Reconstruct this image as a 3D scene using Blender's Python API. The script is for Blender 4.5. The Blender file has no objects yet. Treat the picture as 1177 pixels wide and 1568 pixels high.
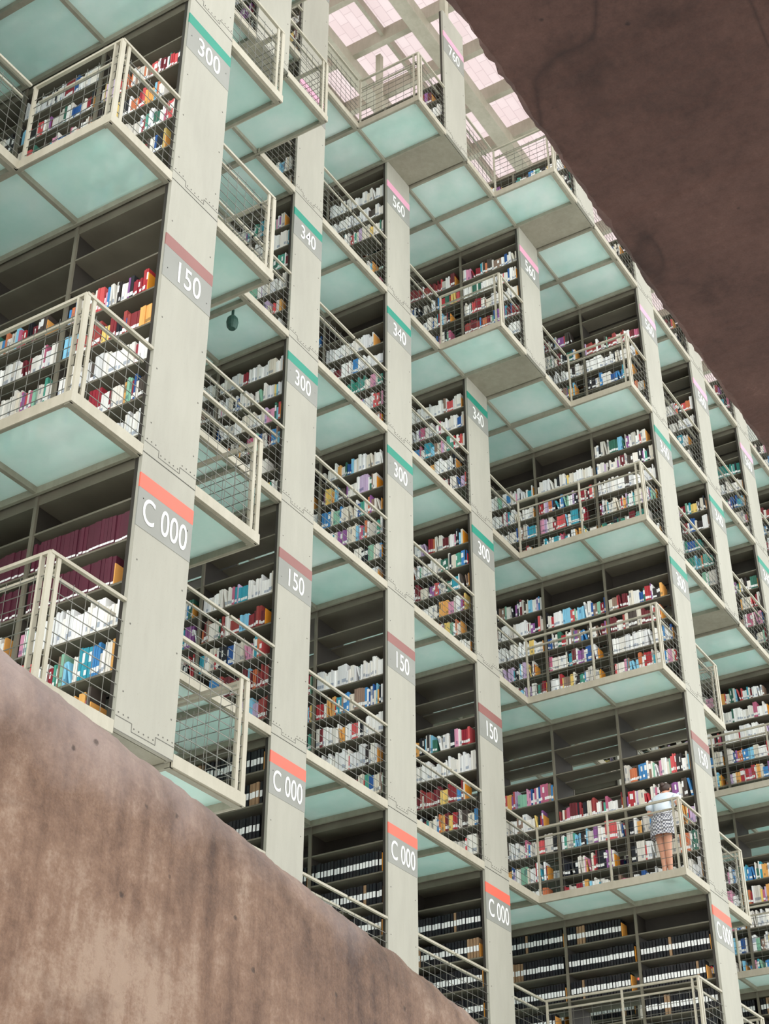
import bpy, math, random, bmesh
import numpy as np
from mathutils import Vector, noise
random.seed(7)
scene=bpy.context.scene
try:
    scene.view_settings.view_transform='Standard'
    scene.view_settings.look='None'
except Exception as e: print(e)

# ---------------------------------------------------------------- materials
def srgb(r,g,b):
    def c(v):
        v/=255.0
        return v/12.92 if v<=0.04045 else ((v+0.055)/1.055)**2.4
    return (c(r),c(g),c(b),1)
def new_mat(name):
    m=bpy.data.materials.new(name); m.use_nodes=True
    nt=m.node_tree; nt.nodes.clear()
    out=nt.nodes.new('ShaderNodeOutputMaterial')
    return m,nt,out
def coords(nt,scale=(1,1,1),loc=(0,0,0)):
    tc=nt.nodes.new('ShaderNodeTexCoord'); mp=nt.nodes.new('ShaderNodeMapping')
    mp.inputs['Scale'].default_value=scale; mp.inputs['Location'].default_value=loc
    nt.links.new(tc.outputs['Object'],mp.inputs['Vector']); return mp.outputs['Vector']
def ramp(nt,fac,stops):
    r=nt.nodes.new('ShaderNodeValToRGB')
    while len(r.color_ramp.elements)<len(stops): r.color_ramp.elements.new(0.5)
    for e,(p,c) in zip(r.color_ramp.elements,stops): e.position=p; e.color=c
    nt.links.new(fac,r.inputs['Fac']); return r.outputs['Color']
def noise_n(nt,vec,scale,detail=4,rough=.55,dist=0):
    n=nt.nodes.new('ShaderNodeTexNoise'); n.inputs['Scale'].default_value=scale
    n.inputs['Detail'].default_value=detail; n.inputs['Roughness'].default_value=rough
    n.inputs['Distortion'].default_value=dist
    nt.links.new(vec,n.inputs['Vector']); return n.outputs['Fac']
def math_n(nt,op,a,b=None,c=None):
    n=nt.nodes.new('ShaderNodeMath'); n.operation=op
    for i,v in enumerate((a,b,c)):
        if v is None: continue
        if isinstance(v,(int,float)): n.inputs[i].default_value=v
        else: nt.links.new(v,n.inputs[i])
    return n.outputs[0]
def mixc(nt,mode,fac,a,b):
    n=nt.nodes.new('ShaderNodeMixRGB'); n.blend_type=mode
    if isinstance(fac,(int,float)): n.inputs[0].default_value=fac
    else: nt.links.new(fac,n.inputs[0])
    for i,v in ((1,a),(2,b)):
        if isinstance(v,tuple): n.inputs[i].default_value=v
        else: nt.links.new(v,n.inputs[i])
    return n.outputs[0]
def paint(name,c1,c2,rough=.55,scale=2.0,metal=0,scl=(1,1,1),dirt=0):
    m,nt,out=new_mat(name)
    p=nt.nodes.new('ShaderNodeBsdfPrincipled')
    v=coords(nt,scl); f=noise_n(nt,v,scale)
    col=ramp(nt,f,[(.3,c1),(.7,c2)])
    if dirt:
        f2=noise_n(nt,coords(nt,(5,5,.8)),2.2,6,.65); f3=noise_n(nt,coords(nt),60,3,.7)
        d1=ramp(nt,f2,[(.40,(1-dirt,1-dirt,1-dirt*1.15,1)),(.60,(1,1,1,1))])
        d2=ramp(nt,f3,[(.28,(.9,.9,.88,1)),(.40,(1,1,1,1))])
        col=mixc(nt,'MULTIPLY',1,mixc(nt,'MULTIPLY',1,col,d1),d2)
    nt.links.new(col,p.inputs['Base Color'])
    p.inputs['Roughness'].default_value=rough; p.inputs['Metallic'].default_value=metal
    nt.links.new(p.outputs[0],out.inputs[0]); return m
M={}
M['panel']=paint('panel_paint',srgb(160,157,145),srgb(169,166,153),.6,1.5,scl=(1,1,.4),dirt=.04)
M['frame']=paint('frame_paint',srgb(168,161,143),srgb(184,178,161),.5,dirt=.08)
M['under']=paint('channel_paint',srgb(142,138,122),srgb(158,154,137),.6,dirt=.1)
M['shelf']=paint('shelf_steel',srgb(100,94,80),srgb(118,112,97),.55)
M['dark']=paint('dark_steel',srgb(40,35,29),srgb(54,48,41),.6)
M['cable']=paint('steel_cable',srgb(92,92,84),srgb(130,128,120),.35,8,.4)
M['rivet']=paint('rivet_dark',srgb(80,77,69),srgb(95,92,85),.5)
M['plate']=paint('label_grey',srgb(134,134,127),srgb(142,142,135),.5)
M['white']=paint('label_white',srgb(232,232,228),srgb(238,238,234),.5)
M['coral']=paint('stripe_coral',srgb(222,98,78),srgb(228,106,86),.5)
M['mauve']=paint('stripe_mauve',srgb(136,88,82),srgb(144,96,90),.5)
M['green']=paint('stripe_green',srgb(20,130,108),srgb(26,138,116),.5)
M['pink']=paint('stripe_pink',srgb(220,156,180),srgb(226,164,186),.5)
# milky green glass
m,nt,out=new_mat('milky_green_glass')
v=coords(nt); f=noise_n(nt,v,1.3,6,.65)
c=ramp(nt,f,[(.3,srgb(214,243,236)),(.7,srgb(245,255,252))])
d=nt.nodes.new('ShaderNodeBsdfDiffuse'); t=nt.nodes.new('ShaderNodeBsdfTranslucent'); g=nt.nodes.new('ShaderNodeBsdfGlossy'); g.inputs['Roughness'].default_value=.3
tr=nt.nodes.new('ShaderNodeBsdfTransparent'); tr.inputs['Color'].default_value=srgb(236,253,248)
nt.links.new(c,d.inputs['Color']); nt.links.new(c,t.inputs['Color'])
def mixs(f,a,b):
    n=nt.nodes.new('ShaderNodeMixShader'); n.inputs[0].default_value=f
    nt.links.new(a.outputs[0],n.inputs[1]); nt.links.new(b.outputs[0],n.inputs[2]); return n
o_=mixs(.08,mixs(.27,mixs(.48,d,t),tr),g)
nt.links.new(o_.outputs[0],out.inputs[0]); M['glass']=m
# books
m,nt,out=new_mat('book_covers')
a=nt.nodes.new('ShaderNodeAttribute'); a.attribute_name='bookcol'
p=nt.nodes.new('ShaderNodeBsdfPrincipled'); p.inputs['Roughness'].default_value=.5
nt.links.new(a.outputs['Color'],p.inputs['Base Color']); nt.links.new(p.outputs[0],out.inputs[0]); M['books']=m
# roof translucent
m,nt,out=new_mat('roof_translucent_panel')
v=coords(nt); br=nt.nodes.new('ShaderNodeTexBrick'); br.inputs['Scale'].default_value=1.2
br.inputs['Color1'].default_value=srgb(226,217,217); br.inputs['Color2'].default_value=srgb(221,210,210); br.inputs['Mortar'].default_value=srgb(206,194,195)
br.inputs['Mortar Size'].default_value=.01
nt.links.new(v,br.inputs['Vector'])
d=nt.nodes.new('ShaderNodeBsdfDiffuse'); t=nt.nodes.new('ShaderNodeBsdfTranslucent')
nt.links.new(br.outputs['Color'],d.inputs['Color']); nt.links.new(br.outputs['Color'],t.inputs['Color'])
nt.links.new(mixs(.85,d,t).outputs[0],out.inputs[0]); M['roof']=m
def concrete(name,stops,rough,bump,stain,streak=True,seed=0,sheen=None,cracks=0,amp=1.0):
    m,nt,out=new_mat(name)
    v=coords(nt,loc=(seed,seed*.7,0))
    big=noise_n(nt,v,1.5,8,.6,.4); fine=noise_n(nt,v,24,8,.8); med=noise_n(nt,v,6,8,.7); grain=noise_n(nt,v,120,4,.7)
    st=noise_n(nt,coords(nt,(8,8,.7),(seed,0,0)),1.3,6,.6)
    def term(n_,a_): return math_n(nt,'MULTIPLY_ADD',n_,a_*amp,-a_*amp/2)
    s=term(big,2.0)
    s=math_n(nt,'ADD',s,term(st if streak else med,1.5 if streak else .6))
    s=math_n(nt,'ADD',s,term(fine,.9))
    s=math_n(nt,'ADD',s,term(med,.8))
    s=math_n(nt,'ADD',s,term(grain,.6))
    s=math_n(nt,'ADD',s,.5)
    col=ramp(nt,s,stops)
    sn=noise_n(nt,coords(nt,loc=(seed+11,3,5)),2.2,7,.62,.6)
    col=mixc(nt,'MULTIPLY',stain,col,ramp(nt,sn,[(.34,(.42,.36,.33,1)),(.47,(1,1,1,1))]))
    if sheen:   # skylight sheen painted into the colour along the top arris, strongest at left
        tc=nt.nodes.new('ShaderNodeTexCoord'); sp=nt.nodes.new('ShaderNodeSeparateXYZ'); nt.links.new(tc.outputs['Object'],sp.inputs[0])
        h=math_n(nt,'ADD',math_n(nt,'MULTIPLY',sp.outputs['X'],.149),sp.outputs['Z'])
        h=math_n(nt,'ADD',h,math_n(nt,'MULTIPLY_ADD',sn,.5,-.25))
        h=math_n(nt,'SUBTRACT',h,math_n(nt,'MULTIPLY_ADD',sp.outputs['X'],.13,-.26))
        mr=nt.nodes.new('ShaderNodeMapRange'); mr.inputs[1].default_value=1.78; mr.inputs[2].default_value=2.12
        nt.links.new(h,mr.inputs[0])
        col=mixc(nt,'MIX',math_n(nt,'MULTIPLY',mr.outputs[0],.9),col,sheen)
    vo=nt.nodes.new('ShaderNodeTexVoronoi'); vo.inputs['Scale'].default_value=7; nt.links.new(v,vo.inputs['Vector'])
    pit=ramp(nt,math_n(nt,'ADD',vo.outputs['Distance'],math_n(nt,'MULTIPLY_ADD',fine,.2,-.1)),[(.03,(0.22,.18,.16,1)),(.07,(1,1,1,1))])
    col=mixc(nt,'MULTIPLY',.8,col,pit)
    if cracks:
        cn=noise_n(nt,coords(nt,(.35,1.1,1),(seed,9,2)),1.0,2.5,.5,.2)
        d_=math_n(nt,'ABSOLUTE',math_n(nt,'SUBTRACT',cn,.52))
        ck=ramp(nt,d_,[(.0,(.35,.3,.28,1)),(.006,(1,1,1,1))])
        col=mixc(nt,'MULTIPLY',cracks,col,ck)
    p=nt.nodes.new('ShaderNodeBsdfPrincipled'); nt.links.new(col,p.inputs['Base Color'])
    p.inputs['Roughness'].default_value=rough
    hb=math_n(nt,'ADD',math_n(nt,'MULTIPLY',fine,.9),math_n(nt,'ADD',math_n(nt,'MULTIPLY',med,1.0),pit))
    b=nt.nodes.new('ShaderNodeBump'); b.inputs['Strength'].default_value=bump; b.inputs['Distance'].default_value=.03
    nt.links.new(hb,b.inputs['Height']); nt.links.new(b.outputs['Normal'],p.inputs['Normal'])
    nt.links.new(p.outputs[0],out.inputs[0]); return m
M['conc_warm']=concrete('rusty_concrete',[(.0,srgb(86,56,40)),(.35,srgb(132,98,76)),(.65,srgb(162,126,102)),(1,srgb(196,166,144))],.4,.6,.6,sheen=srgb(210,190,186))
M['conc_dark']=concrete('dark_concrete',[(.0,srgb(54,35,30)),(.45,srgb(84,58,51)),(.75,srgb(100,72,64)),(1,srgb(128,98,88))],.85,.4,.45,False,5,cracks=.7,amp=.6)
M['floor']=concrete('floor_concrete',[(0,srgb(160,158,150)),(1,srgb(210,206,198))],.5,.1,.1,False,9)

# ---------------------------------------------------------------- mesh builder
class MB:
    def __init__(s): s.v=[]; s.f=[]; s.m=[]; s.mats=[]; s.col=[]
    def mi(s,k):
        if k not in s.mats: s.mats.append(k)
        return s.mats.index(k)
    def box(s,x0,x1,y0,y1,z0,z1,mat):
        n=len(s.v); i=s.mi(mat)
        s.v+=[(x0,y0,z0),(x1,y0,z0),(x1,y1,z0),(x0,y1,z0),(x0,y0,z1),(x1,y0,z1),(x1,y1,z1),(x0,y1,z1)]
        s.f+=[(n,n+3,n+2,n+1),(n+4,n+5,n+6,n+7),(n,n+1,n+5,n+4),(n+1,n+2,n+6,n+5),(n+2,n+3,n+7,n+6),(n+3,n,n+4,n+7)]
        s.m+=[i]*6
    def quad(s,a,b,c,d,mat,col=None):
        n=len(s.v); s.v+=[a,b,c,d]; s.f.append((n,n+1,n+2,n+3)); s.m.append(s.mi(mat))
        if col: s.col.append(col)
    def make(s,name,parent=None):
        me=bpy.data.meshes.new(name); me.from_pydata(s.v,[],s.f)
        for k in s.mats: me.materials.append(M[k])
        me.polygons.foreach_set('material_index',s.m)
        if s.col:
            at=me.attributes.new('bookcol','FLOAT_COLOR','CORNER')
            arr=np.repeat(np.array(s.col,dtype=np.float32),4,axis=0).ravel(); at.data.foreach_set('color',arr)
        me.update()
        o=bpy.data.objects.new(name,me); scene.collection.objects.link(o)
        if parent: o.parent=parent
        return o
def empty(name):
    e=bpy.data.objects.new(name,None); scene.collection.objects.link(e); e.empty_display_size=.2; return e

# ---------------------------------------------------------------- layout
L=[5.22,7.90,11.27,14.08,16.93,19.95,23.2]
PX=8.19; PITCH=2.667; W=.735; WL=.93; BACK=14.8; ROOF=27.0; BAY=1.2
def X(k): return PX+PITCH*k
def F(k,j):
    if k==-1: return 8.8
    if k==0: return 7.6
    if k==1: return 10.0 if j<4 else 8.8
    if k==2: return 10.0
    if k==3: return 10.0 if j<5 else 8.8
    if k==4: return 10.0 if j<4 else (8.8 if j==4 else 7.6)
    if k==6: return 10.0 if j<3 else 7.6
    return 7.6
KS=list(range(-1,10))
def pal():
    r=random.random()
    if r<.42: c=random.choice([(246,244,240),(238,234,226),(252,251,249),(230,222,206),(242,236,226),(214,208,198)])
    elif r<.52: c=random.choice([(36,36,42),(54,48,48),(28,32,42),(80,70,64)])
    elif r<.62: c=random.choice([(184,54,62),(150,40,54),(214,90,92),(116,38,48)])
    elif r<.75: c=random.choice([(70,140,200),(44,90,156),(140,204,232),(60,160,180)])
    elif r<.82: c=random.choice([(80,160,140),(58,112,94),(146,196,170)])
    elif r<.89: c=random.choice([(234,174,98),(238,206,120),(214,124,84)])
    else: c=random.choice([(224,156,184),(150,94,156),(204,180,212),(150,124,108),(196,104,134)])
    return c
BK=srgb
def shelf_theme(k,j,i):
    if j==0 and k>=2: return 'black'
    if j==0 and k<=0: return 'maroon' if i in (3,4,5) else ('white' if i==2 else 'mix')
    r=random.random()
    if r<.24: return 'white'
    if r<.28: return 'teal'
    if r<.35: return 'maroonmix'
    return 'mix'
def bookrow(mb,side,xf,ya,yb,z,hmax,theme):
    """books stand from the far end (yb) to the near end (ya); spines at xf; side -1 faces -X"""
    s=1 if side<0 else -1
    fill=random.choice([1,1,1,1,.97,.9,.82])
    yend=yb-(yb-ya)*fill
    y=yb-.01
    set_c=pal(); set_n=0; set_h=.24; set_t=.03
    nn=0
    while True:
        if set_n<=0:
            set_c=pal(); set_n=random.choice([1,1,1,2,3,4])
            if theme=='white' and random.random()<.8: set_c=random.choice([(248,247,243),(240,236,228),(230,230,230)])
            if theme=='teal' and random.random()<.7: set_c=random.choice([(60,140,120),(40,120,110),(90,160,150)])
            if theme=='maroonmix' and random.random()<.6: set_c=random.choice([(140,50,56),(160,70,66),(110,44,50)])
            if theme=='black': set_c=random.choice([(22,22,26),(30,28,32),(18,20,26)]) if random.random()<.95 else (150,120,90)
            if theme=='maroon': set_c=(84,32,48)
            set_h=random.uniform(.21,hmax); set_t=random.uniform(.016,.042)
            if theme in('black',): set_h=.29; set_t=.05; 
            if theme=='maroon': set_h=.31; set_t=.04
        set_n-=1
        t=set_t*random.uniform(.92,1.08); h=set_h*random.uniform(.975,1.01)
        if y-t<yend: break
        ln=0
        if theme in('mix','white') and random.random()<.03: ln=random.uniform(.03,.07); y-=ln
        y0=y-t
        c=BK(*set_c); dj=random.uniform(0,.02); x0=xf+s*dj; x1=xf+s*.19
        v=random.uniform(.88,1.1); c=(min(c[0]*v,1),min(c[1]*v,1),min(c[2]*v,1),1)
        lum=.3*c[0]+.6*c[1]+.1*c[2]
        lc=(.9,.9,.88,1) if lum<.4 else ((c[0]*.45,c[1]*.5,c[2]*.6,1) if random.random()<.5 else c)
        l0,l1=(.34,.62) if theme=='black' else ((.16,.32) if theme!='maroon' else (.10,.17))
        if random.random()<.2 and theme=='mix': l0,l1=.55,.85
        zz=[z,z+h*l0,z+h*l1,z+h]; cs=[c,lc,c]; sh=[0,ln*l0,ln*l1,ln]
        g=.003 if theme!='black' else .012
        for q in range(3):
            mb.quad((x0,y+sh[q],zz[q]),(x0,y0+g+sh[q],zz[q]),(x0,y0+g+sh[q+1],zz[q+1]),(x0,y+sh[q+1],zz[q+1]),'books',cs[q])
        mb.quad((x0,y0+g,z),(x1,y0+g,z),(x1,y0+g+ln,z+h),(x0,y0+g+ln,z+h),'books',c)
        mb.quad((x0,y,z),(x1,y,z),(x1,y+ln,z+h),(x0,y+ln,z+h),'books',c)
        mb.quad((x0,y0+g+ln,z+h),(x1,y0+g+ln,z+h),(x1,y+ln,z+h),(x0,y+ln,z+h),'books',(.75,.72,.65,1))
        y=y0; nn+=1
    if nn and random.random()<.75:
        c=BK(*random.choice([(246,160,50),(238,164,74),(246,176,94)])); h=random.uniform(.2,.27)
        x0=xf+s*.004;x1=xf+s*.2;y1=y-.003;y0=y-.012
        mb.quad((x0,y0,z),(x1,y0,z),(x1,y0,z+h),(x0,y0,z+h),'books',c)
        mb.quad((x0,y1,z),(x0,y0,z),(x0,y0,z+h),(x0,y1,z+h),'books',c)

NSH={0:6,1:8,2:6,3:6,4:7,5:4}
NBK={0:6,1:5,2:6,3:6,4:6,5:3}
for k in KS:
    root=empty('library_bookcase')
    x=X(k); fr=MB(); bk=MB(); pn=MB()
    for j in range(6):
        f=F(k,j); z0=L[j]; z1=L[j+1]
        pz0=z0-.06; pz1=z1-.065
        yf=f-.02
        pn.box(x-.005,x+W+.005,yf,f+.02,pz0,pz1,'panel')
        pn.box(x-.005,x+.025,f+.02,f+.06,pz0,pz1,'dark')
        pn.box(x+W-.02,x+W+.005,f+.02,f+.06,pz0,pz1,'panel')
        zz=pz0+.35
        while zz<pz1-.2:
            for xx in (x+.06,x+W-.06): pn.box(xx-.006,xx+.006,yf-.003,yf,zz-.006,zz+.006,'rivet')
            zz+=.62
        zj=pz0+.02
        for (xa,xb,za) in [(x+.0,x+.2,zj+.1),(x+.2,x+.5,zj+.03),(x+.5,x+W,zj+.1)]:
            pn.box(xa,xb,yf-.002,yf,za-.003,za+.003,'rivet')
            q=xa+.03
            while q<xb: 
                pn.box(q-.005,q+.005,yf-.004,yf,za+.03,za+.04,'rivet'); q+=.06
        for xx in (x+.2,x+.5): pn.box(xx-.003,xx+.003,yf-.002,yf,zj+.03,zj+.1,'rivet')
        pn.box(x-.005,x+W+.005,yf-.002,yf,pz0,pz0+.006,'rivet')
        top=z1-.06 if j<5 else z0+1.32
        y=f+.03; ub=[]
        while y<BACK+.02: ub.append(y); y+=BAY
        for yy in ub:
            if yy>f+.1:
                fr.box(x+.02,x+W-.02,yy-.012,yy+.012,z0-.05,top,'dark')
                fr.box(x,x+.03,yy-.02,yy+.02,z0-.05,top,'shelf')
                fr.box(x+W-.03,x+W,yy-.02,yy+.02,z0-.05,top,'shelf')
        yb=ub[-1]
        if j<5:
            fr.box(x+.02,x+W-.02,f+.03,yb,z1-.2,z1-.07,'shelf')
        fr.box(x+.02,x+W-.02,f+.03,yb,z0-.06,z0+.06,'under')
        OFF,SP=(.17,.44) if j==1 else (.07,.42)
        for i in range(NSH[j]):
            zs=z0+OFF+SP*i
            if zs>z1-.3: break
            fr.box(x+.015,x+.34,f+.03,yb,zs-.02,zs,'shelf')
            fr.box(x+.40,x+W-.015,f+.03,yb,zs-.02,zs,'shelf')
            if i==NSH[j]-1 and j!=5 and j!=1:
                fr.box(x+.36,x+.38,f+.03,yb,zs-.02,z1-.1,'dark')
            if i<NBK[j]:
                for b in range(len(ub)-1):
                    if b>=4: break
                    th=shelf_theme(k,j,i)
                    if j==1 and i==4 and random.random()<.15: continue
                    if j in(0,2,3,4) and i==5 and random.random()<.5: continue
                    if random.random()<.02: continue
                    bookrow(bk,-1,x+.03,ub[b]+.03,ub[b+1]-.02,zs,.34,th)
                    if b<2: bookrow(bk,1,x+W-.03,ub[b]+.03,ub[b+1]-.02,zs,.33,'mix')
    for yy in (F(k,5)+.1,12.0,BACK-.3):
        fr.box(x+.32,x+.44,yy,yy+.12,L[5],ROOF,'frame')
    fr.make('shelf_frame',root); bk.make('shelved_books',root)
    labs=[(1,.36,'coral','C 000'),(2,.88,'mauve','150'),(3,.42,'green','300'),(4,.47,'green','340'),(5,.60,'pink','560'),(6,.7,'pink','760')]
    for (lv,dz,colr,txt) in labs:
        f=F(k,lv-1); zc=L[lv]-dz; yf=f-.02
        pn.box(x-.007,x+W+.007,yf-.004,yf+.01,zc-.075,zc+.075,colr)
        pn.box(x-.006,x+W+.006,yf-.003,yf+.01,zc-.47,zc-.075,'plate')
        cu=bpy.data.curves.new('level_number','FONT'); cu.body=txt; cu.size=.37; cu.align_x='CENTER'; cu.align_y='CENTER'; cu.offset=.001
        cu.extrude=.001; cu.materials.append(M['white'])
        o=bpy.data.objects.new('level_number',cu); scene.collection.objects.link(o)
        o.rotation_euler=(math.pi/2,0,0); o.location=(x+W/2,yf-.006,zc-.285)
        o.scale=(.68 if txt=='C 000' else .74,1,1); o.parent=root
    pn.make('end_panel',root)

# ---------------------------------------------------------------- walkways
def rail_x(mb,xa,xb,y,z,inn):
    mb.box(xa,xb,y-.018,y+.018,z+1.09,z+1.12,'frame')
    mb.box(xa,xb,y+inn*.10-.013,y+inn*.10+.013,z+.98,z+1.005,'frame')
    for q in range(8):
        zz=z+.1+q*.115; mb.box(xa,xb,y-.003,y+.003,zz-.003,zz+.003,'cable')
    q=xa+.15
    while q<xb-.05: mb.box(q-.002,q+.002,y-.002,y+.002,z,z+.95,'cable'); q+=.15
def rail_y(mb,ya,yb,x,z,inn):
    mb.box(x-.018,x+.018,ya,yb,z+1.09,z+1.12,'frame')
    mb.box(x+inn*.10-.013,x+inn*.10+.013,ya,yb,z+.98,z+1.005,'frame')
    for q in range(8):
        zz=z+.1+q*.115; mb.box(x-.003,x+.003,ya,yb,zz-.003,zz+.003,'cable')
    q=ya+.15
    while q<yb-.05: mb.box(x-.002,x+.002,q-.002,q+.002,z,z+.95,'cable'); q+=.15
def post(mb,x,y,z,w=.028,ax='x'):
    mb.box(x-w,x+w,y-w*.5,y+w*.5,z-.10,z+1.10,'frame')
def deck(mb,xa,xb,f,z):
    mb.box(xa+.02,xb-.02,f+.02,BACK,z-.03,z-.005,'glass')
    mb.box(xa,xb,f-.02,f+.012,z-.105,z+.01,'frame')
    mb.box(xa,xb,f+.012,f+.07,z-.115,z-.10,'under')
    mb.box(xa,xa+.035,f,BACK,z-.105,z,'under'); mb.box(xb-.035,xb,f,BACK,z-.105,z,'under')
    y=f+.02+BAY
    while y<BACK:
        mb.box(xa+.035,xb-.035,y-.022,y+.022,z-.095,z-.03,'under'); y+=BAY
for k in KS:
    mb=MB()
    x=X(k)
    for j in range(6):
        z=L[j]; f=F(k,j)
        xl=x-WL; xr=x+W+(PITCH-W-WL)
        deck(mb,xl,x-.008,f,z); deck(mb,x+W+.008,xr,f,z)
        rail_x(mb,xl+.02,x-.008,f,z,1); rail_x(mb,x+W+.008,xr-.02,f,z,1)
        fl=F(k-1,j) if k-1>=-1 else 10.0; frr=F(k+1,j) if k+1<=9 else 10.0
        if fl>f:
            mb.box(xl-.012,xl,f-.02,fl,z-.105,z+.01,'frame')
            rail_y(mb,f,fl,xl+.03,z,1)
            post(mb,xl+.03,f,z,.028); post(mb,xl+.03,f+.09,z,.022); post(mb,xl+.12,f,z,.02)
            y=f+BAY
            while y<=fl+.01: post(mb,xl+.03,y-.03,z,.022); y+=BAY
        if frr>f:
            mb.box(xr,xr+.012,f-.02,frr,z-.105,z+.01,'frame')
            rail_y(mb,f,frr,xr-.03,z,-1)
            post(mb,xr-.03,f,z,.028); post(mb,xr-.03,f+.09,z,.022); post(mb,xr-.12,f,z,.02)
            y=f+BAY
            while y<=frr+.01: post(mb,xr-.03,y-.03,z,.022); y+=BAY
    mb.make('glass_walkway')

# loudspeaker below a deck
me=bpy.data.meshes.new('loudspeaker')
bm=bmesh.new(); n=14; prof=[(.0,0),(.05,0),(.075,.04),(.085,.12),(.075,.18),(.045,.22),(.02,.23),(.02,.34)]
rings=[[bm.verts.new((r*math.cos(2*math.pi*i/n),r*math.sin(2*math.pi*i/n),h)) for i in range(n)] for r,h in prof[1:]]
for a,b in zip(rings,rings[1:]):
    for i in range(n): bm.faces.new((a[i],a[(i+1)%n],b[(i+1)%n],b[i]))
bm.faces.new(rings[0][::-1]); bm.faces.new(rings[-1]); bm.to_mesh(me); bm.free()
M['spk']=paint('speaker_green',srgb(40,74,64),srgb(50,84,74)); me.materials.append(M['spk'])
o=bpy.data.objects.new('hanging_loudspeaker',me); scene.collection.objects.link(o); o.location=(12.70,10.36,L[3]-.03-.34)

# ---------------------------------------------------------------- concrete foreground
def sweep(name,prof_fn,x0,x1,n,mat):
    vs=[];fs=[];m=0
    for i in range(n+1):
        xx=x0+(x1-x0)*i/n; pr=prof_fn(xx); m=len(pr); vs+=[(xx,a,b) for a,b in pr]
    for i in range(n):
        for q in range(m):
            a=i*m+q;b=i*m+(q+1)%m; fs.append((a,b,b+m,a+m))
    fs.append(tuple(range(m))[::-1]); fs.append(tuple(n*m+q for q in range(m)))
    me=bpy.data.meshes.new(name); me.from_pydata(vs,[],fs); me.materials.append(M[mat]); me.update()
    bm=bmesh.new(); bm.from_mesh(me); bmesh.ops.recalc_face_normals(bm,faces=bm.faces); bm.to_mesh(me); bm.free()
    o=bpy.data.objects.new(name,me); scene.collection.objects.link(o); return o
FLOORZ=-1.7
def par(xx):
    zt=1.795-(xx-2.28)*.149+.012*noise.noise((xx*1.1,3,0))
    j=lambda s,a: a*noise.noise((xx*9,s,0))+a*.6*noise.noise((xx*31,s,2))
    return [(2.5,FLOORZ),(2.5,zt-.30),(2.503,zt-.13),(2.515+j(1,.004),zt-.06),(2.54+j(2,.007),zt-.02+j(3,.007)),(2.58,zt+j(4,.008)),(2.84,zt-.01),(2.84,FLOORZ)]
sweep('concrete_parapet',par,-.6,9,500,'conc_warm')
def slab(xx):
    j=lambda s,a: a*noise.noise((xx*7,s,0))+a*.7*noise.noise((xx*25,s,2))
    return [(-2.8,4.0),(1.40,4.0+j(5,.004)),(1.47+j(6,.014),4.0+j(7,.006)),(1.495+j(8,.015),4.03),(1.50+j(9,.008),4.08),(1.5,4.6),(-2.8,4.6)]
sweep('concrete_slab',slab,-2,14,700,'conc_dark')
def column(name,x,y,z0,z1,w,mat):
    me=bpy.data.meshes.new(name); bm=bmesh.new(); bmesh.ops.create_cube(bm,size=1)
    for v in bm.verts: v.co=Vector((v.co.x*w,v.co.y*w,(v.co.z+.5)*(z1-z0)))
    bmesh.ops.bevel(bm,geom=bm.edges[:],offset=.03,segments=2,affect='EDGES'); bm.to_mesh(me); bm.free()
    me.materials.append(M[mat]); o=bpy.data.objects.new(name,me); scene.collection.objects.link(o); o.location=(x,y,z0)
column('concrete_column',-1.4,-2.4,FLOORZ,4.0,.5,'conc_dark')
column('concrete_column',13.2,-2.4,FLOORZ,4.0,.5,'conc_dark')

# ---------------------------------------------------------------- building shell
mb=MB(); mb.box(-6,40,-8,18,FLOORZ-.2,FLOORZ,'floor'); mb.make('floor')
mb=MB(); mb.box(-6,40,3,18,ROOF+.35,ROOF+.4,'roof'); mb.make('ceiling')
mb=MB()
xx=-5
while xx<40: mb.box(xx-.07,xx+.07,3,18,ROOF-.05,ROOF+.35,'frame'); xx+=1.33
for yy in np.arange(3.2,18,1.9): mb.box(-6,40,yy-.16,yy+.16,ROOF-.35,ROOF,'frame')
for yy in np.arange(4.15,18,1.9): mb.box(-6,40,yy-.04,yy+.04,ROOF+.1,ROOF+.35,'frame')
mb.make('trim_roof_beams')
mb=MB(); M['wallp']=paint('wall_paint',srgb(214,222,214),srgb(226,232,226),.6)
for zz in np.arange(FLOORZ,ROOF+.4,2.85): mb.box(-6,40,17.6,17.8,zz,zz+.25,'wallp')
for q in np.arange(-6,40.1,1.6): mb.box(q-.06,q+.06,17.6,17.8,FLOORZ,ROOF+.4,'wallp')
mb.make('wall_back')
mb=MB(); mb.box(36,36.2,2,17.6,FLOORZ,ROOF+.3,'wallp')
mb.make('wall_right')

# ---------------------------------------------------------------- person
P=empty('standing_woman')
def skin(name,pts,edges,mat,sub=2):
    me=bpy.data.meshes.new(name); me.from_pydata([p[0] for p in pts],edges,[])
    o=bpy.data.objects.new(name,me); scene.collection.objects.link(o); me.materials.append(mat)
    md=o.modifiers.new('skin','SKIN'); md.use_smooth_shade=True
    for i,p in enumerate(pts):
        sv=me.skin_vertices[0].data[i]; r=p[1]; sv.radius=(r,r) if not isinstance(r,tuple) else r
        sv.use_root=(i==0)
    s=o.modifiers.new('sub','SUBSURF'); s.levels=sub; s.render_levels=sub
    o.parent=P; return o
skm=paint('skin',srgb(206,146,118),srgb(218,162,134),.5); hair=paint('dark_hair',srgb(48,34,28),srgb(70,50,40),.5,30)
blo=paint('pale_blouse',srgb(206,222,236),srgb(232,240,246),.7,6); shoe=paint('shoe_leather',srgb(190,90,70),srgb(200,100,80))
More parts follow.
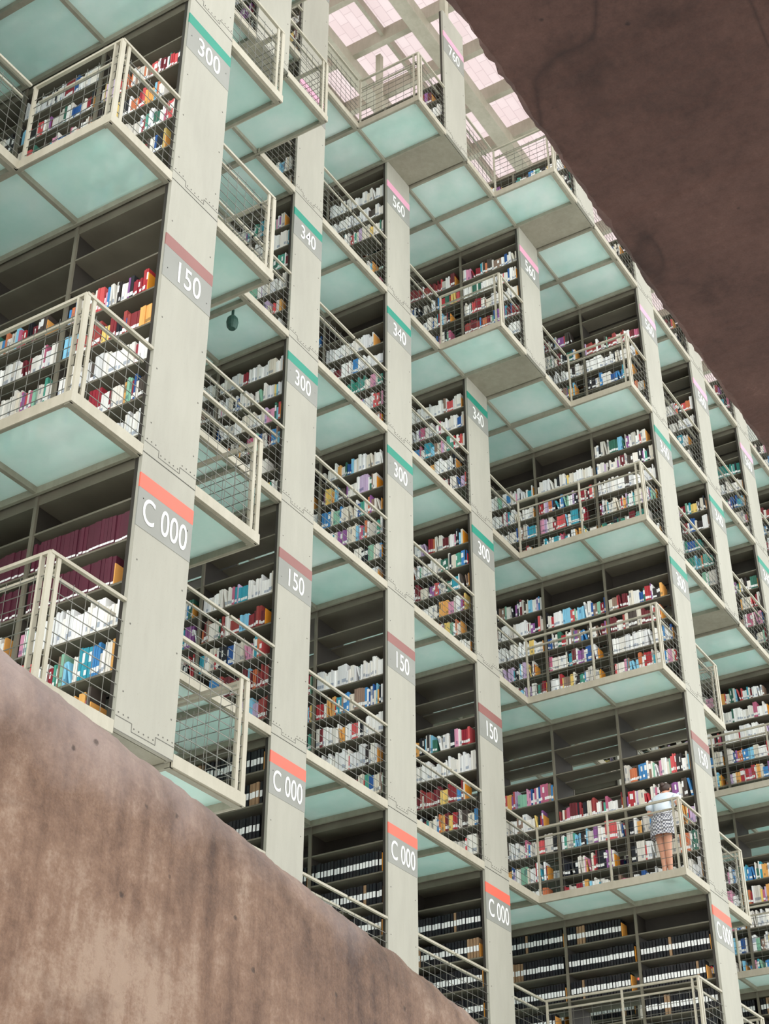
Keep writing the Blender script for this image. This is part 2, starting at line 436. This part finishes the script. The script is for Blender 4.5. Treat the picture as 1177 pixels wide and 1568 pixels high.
skin('body',[((0,0,.92),.11),((0,.085,.84),.082),((.03,.06,.47),.056),((.0,.03,.30),.052),((-.06,.01,.07),.032),((.06,.02,.03),.03),
 ((0,-.085,.84),.082),((.0,-.06,.47),.056),((.0,-.06,.30),.052),((-.02,-.07,.07),.032),((.10,-.075,.03),.03),
 ((0,0,1.12),.10),((0,0,1.30),.11),((.0,0,1.40),.055),((.01,0,1.47),.045),((.02,0,1.53),.078),((.02,0,1.58),.07),
 ((.0,.17,1.34),.05),((.02,.27,1.11),.038),((.2,.20,1.20),.027),
 ((.0,-.17,1.34),.05),((-.04,-.29,1.13),.038),((.14,-.22,1.24),.027)],
 [(0,1),(1,2),(2,3),(3,4),(4,5),(0,6),(6,7),(7,8),(8,9),(9,10),(0,11),(11,12),(12,13),(13,14),(14,15),(15,16),(12,17),(17,18),(18,19),(12,20),(20,21),(21,22)],skm)
skin('blouse',[((0,0,1.0),.13),((0,0,1.15),.14),((0,0,1.29),.155),((0,0,1.38),.08),((0,.18,1.34),.085),((.01,.26,1.16),.08),((0,-.18,1.34),.085),((-.025,-.27,1.18),.08)],
 [(0,1),(1,2),(2,3),(2,4),(4,5),(2,6),(6,7)],blo)
def hand(base,d,side):
    bx,by,bz=base
    skin('palm',[((bx,by,bz),.024),((bx+.05*d[0],by+.05*d[1],bz+.05*d[2]),.03)],[(0,1)],skm,1)
    for i,l in enumerate([.06,.072,.068,.054]):
        o=(i-1.5)*.019
        b=Vector(base)+Vector(d)*.07+Vector((0,0,o)); 
        skin('finger',[(b,.0085),(b+Vector(d)*l*.5+Vector((0,-side*.008,0)),.008),(b+Vector(d)*l*.85+Vector((0,-side*.03,0)),.007)],[(0,1),(1,2)],skm,1)
    b=Vector(base)+Vector(d)*.025+Vector((0,0,.025))
    skin('thumb',[(b,.01),(b+Vector(d)*.03+Vector((0,-side*.01,.025)),.009),(b+Vector(d)*.05+Vector((0,-side*.02,.03)),.008)],[(0,1),(1,2)],skm,1)
hand((.2,.20,1.20),(.95,-.3,0),1); hand((.14,-.22,1.24),(.9,.4,.1),-1)
def blob(name,c,s,mat):
    me=bpy.data.meshes.new(name); bm=bmesh.new(); bmesh.ops.create_uvsphere(bm,u_segments=20,v_segments=14,radius=1)
    for v in bm.verts:
        v.co=Vector((v.co.x*s[0]*(1+.05*noise.noise(v.co*3)),v.co.y*s[1],v.co.z*s[2]))+Vector(c)
    for f_ in bm.faces: f_.smooth=True
    bm.to_mesh(me); bm.free(); me.materials.append(mat); o=bpy.data.objects.new(name,me); scene.collection.objects.link(o); o.parent=P
blob('hair',(-.005,0,1.555),(.095,.088,.085),hair); blob('hair_bun',(-.10,0,1.58),(.04,.04,.04),hair)
blob('nose',(.108,0,1.50),(.016,.012,.02),skm); blob('mouth',(.098,0,1.465),(.008,.025,.007),shoe)
for s_ in (-1,1): blob('eye',(.094,s_*.03,1.525),(.01,.014,.008),M['white']); blob('ear',(.015,s_*.085,1.51),(.018,.01,.03),skm)
blob('shoe',(.01,.015,.03),(.11,.042,.035),shoe); blob('shoe',(.05,-.072,.03),(.11,.042,.035),shoe)
m,nt,out=new_mat('checked_skirt'); v=coords(nt,(1,1,1)); ch=nt.nodes.new('ShaderNodeTexChecker'); ch.inputs['Scale'].default_value=34
ch.inputs['Color1'].default_value=srgb(222,222,226); ch.inputs['Color2'].default_value=srgb(96,98,112); nt.links.new(v,ch.inputs['Vector'])
p=nt.nodes.new('ShaderNodeBsdfPrincipled'); nt.links.new(ch.outputs[0],p.inputs['Base Color']); nt.links.new(p.outputs[0],out.inputs[0])
me=bpy.data.meshes.new('skirt'); bm=bmesh.new(); n=40; rs=[]
for (zz,rx,ry,w) in [(1.07,.12,.145,0),(.97,.14,.17,0),(.87,.155,.185,.02),(.76,.16,.195,.04),(.66,.165,.2,.05)]:
    rs.append([bm.verts.new((rx*(1+w*math.cos(10*a))*math.cos(a),ry*(1+w*math.cos(10*a))*math.sin(a),zz)) for a in [2*math.pi*i/n for i in range(n)]])
for a,b in zip(rs,rs[1:]):
    for i in range(n): fc=bm.faces.new((a[i],a[(i+1)%n],b[(i+1)%n],b[i])); fc.smooth=True
bm.to_mesh(me); bm.free(); me.materials.append(m); o=bpy.data.objects.new('skirt',me); scene.collection.objects.link(o); o.parent=P
for ch_ in P.children:      # lean the upper body towards the shelf
    for v_ in ch_.data.vertices:
        if v_.co.z>.95: d_=v_.co.z-.95; v_.co.x+=d_*.34; v_.co.z-=d_*.05
P.location=(20.92,8.0,L[1]); P.rotation_euler=(0,0,math.radians(-8))

# ---------------------------------------------------------------- light
w=bpy.data.worlds.new('daylight'); scene.world=w; w.use_nodes=True
bg=w.node_tree.nodes['Background']; bg.inputs[0].default_value=(.975,1,.99,1); bg.inputs[1].default_value=2.2
sd=bpy.data.lights.new('sun','SUN'); sd.energy=.6; sd.angle=math.radians(50); sd.color=(1,.97,.93)
so=bpy.data.objects.new('sun',sd); scene.collection.objects.link(so)
dirv=Vector((-.9,-.4,.55)); so.rotation_euler=dirv.to_track_quat('Z','Y').to_euler(); so.location=(0,-5,20)

# ---------------------------------------------------------------- camera
cd=bpy.data.cameras.new('camera'); cam=bpy.data.objects.new('camera',cd); scene.collection.objects.link(cam)
cd.sensor_fit='VERTICAL'; cd.sensor_height=24; cd.lens=2335/1568*24; cd.clip_end=300
cam.location=(0,0,0); cam.rotation_euler=(math.radians(90+33.3),0,math.radians(31.8-90))
scene.camera=cam
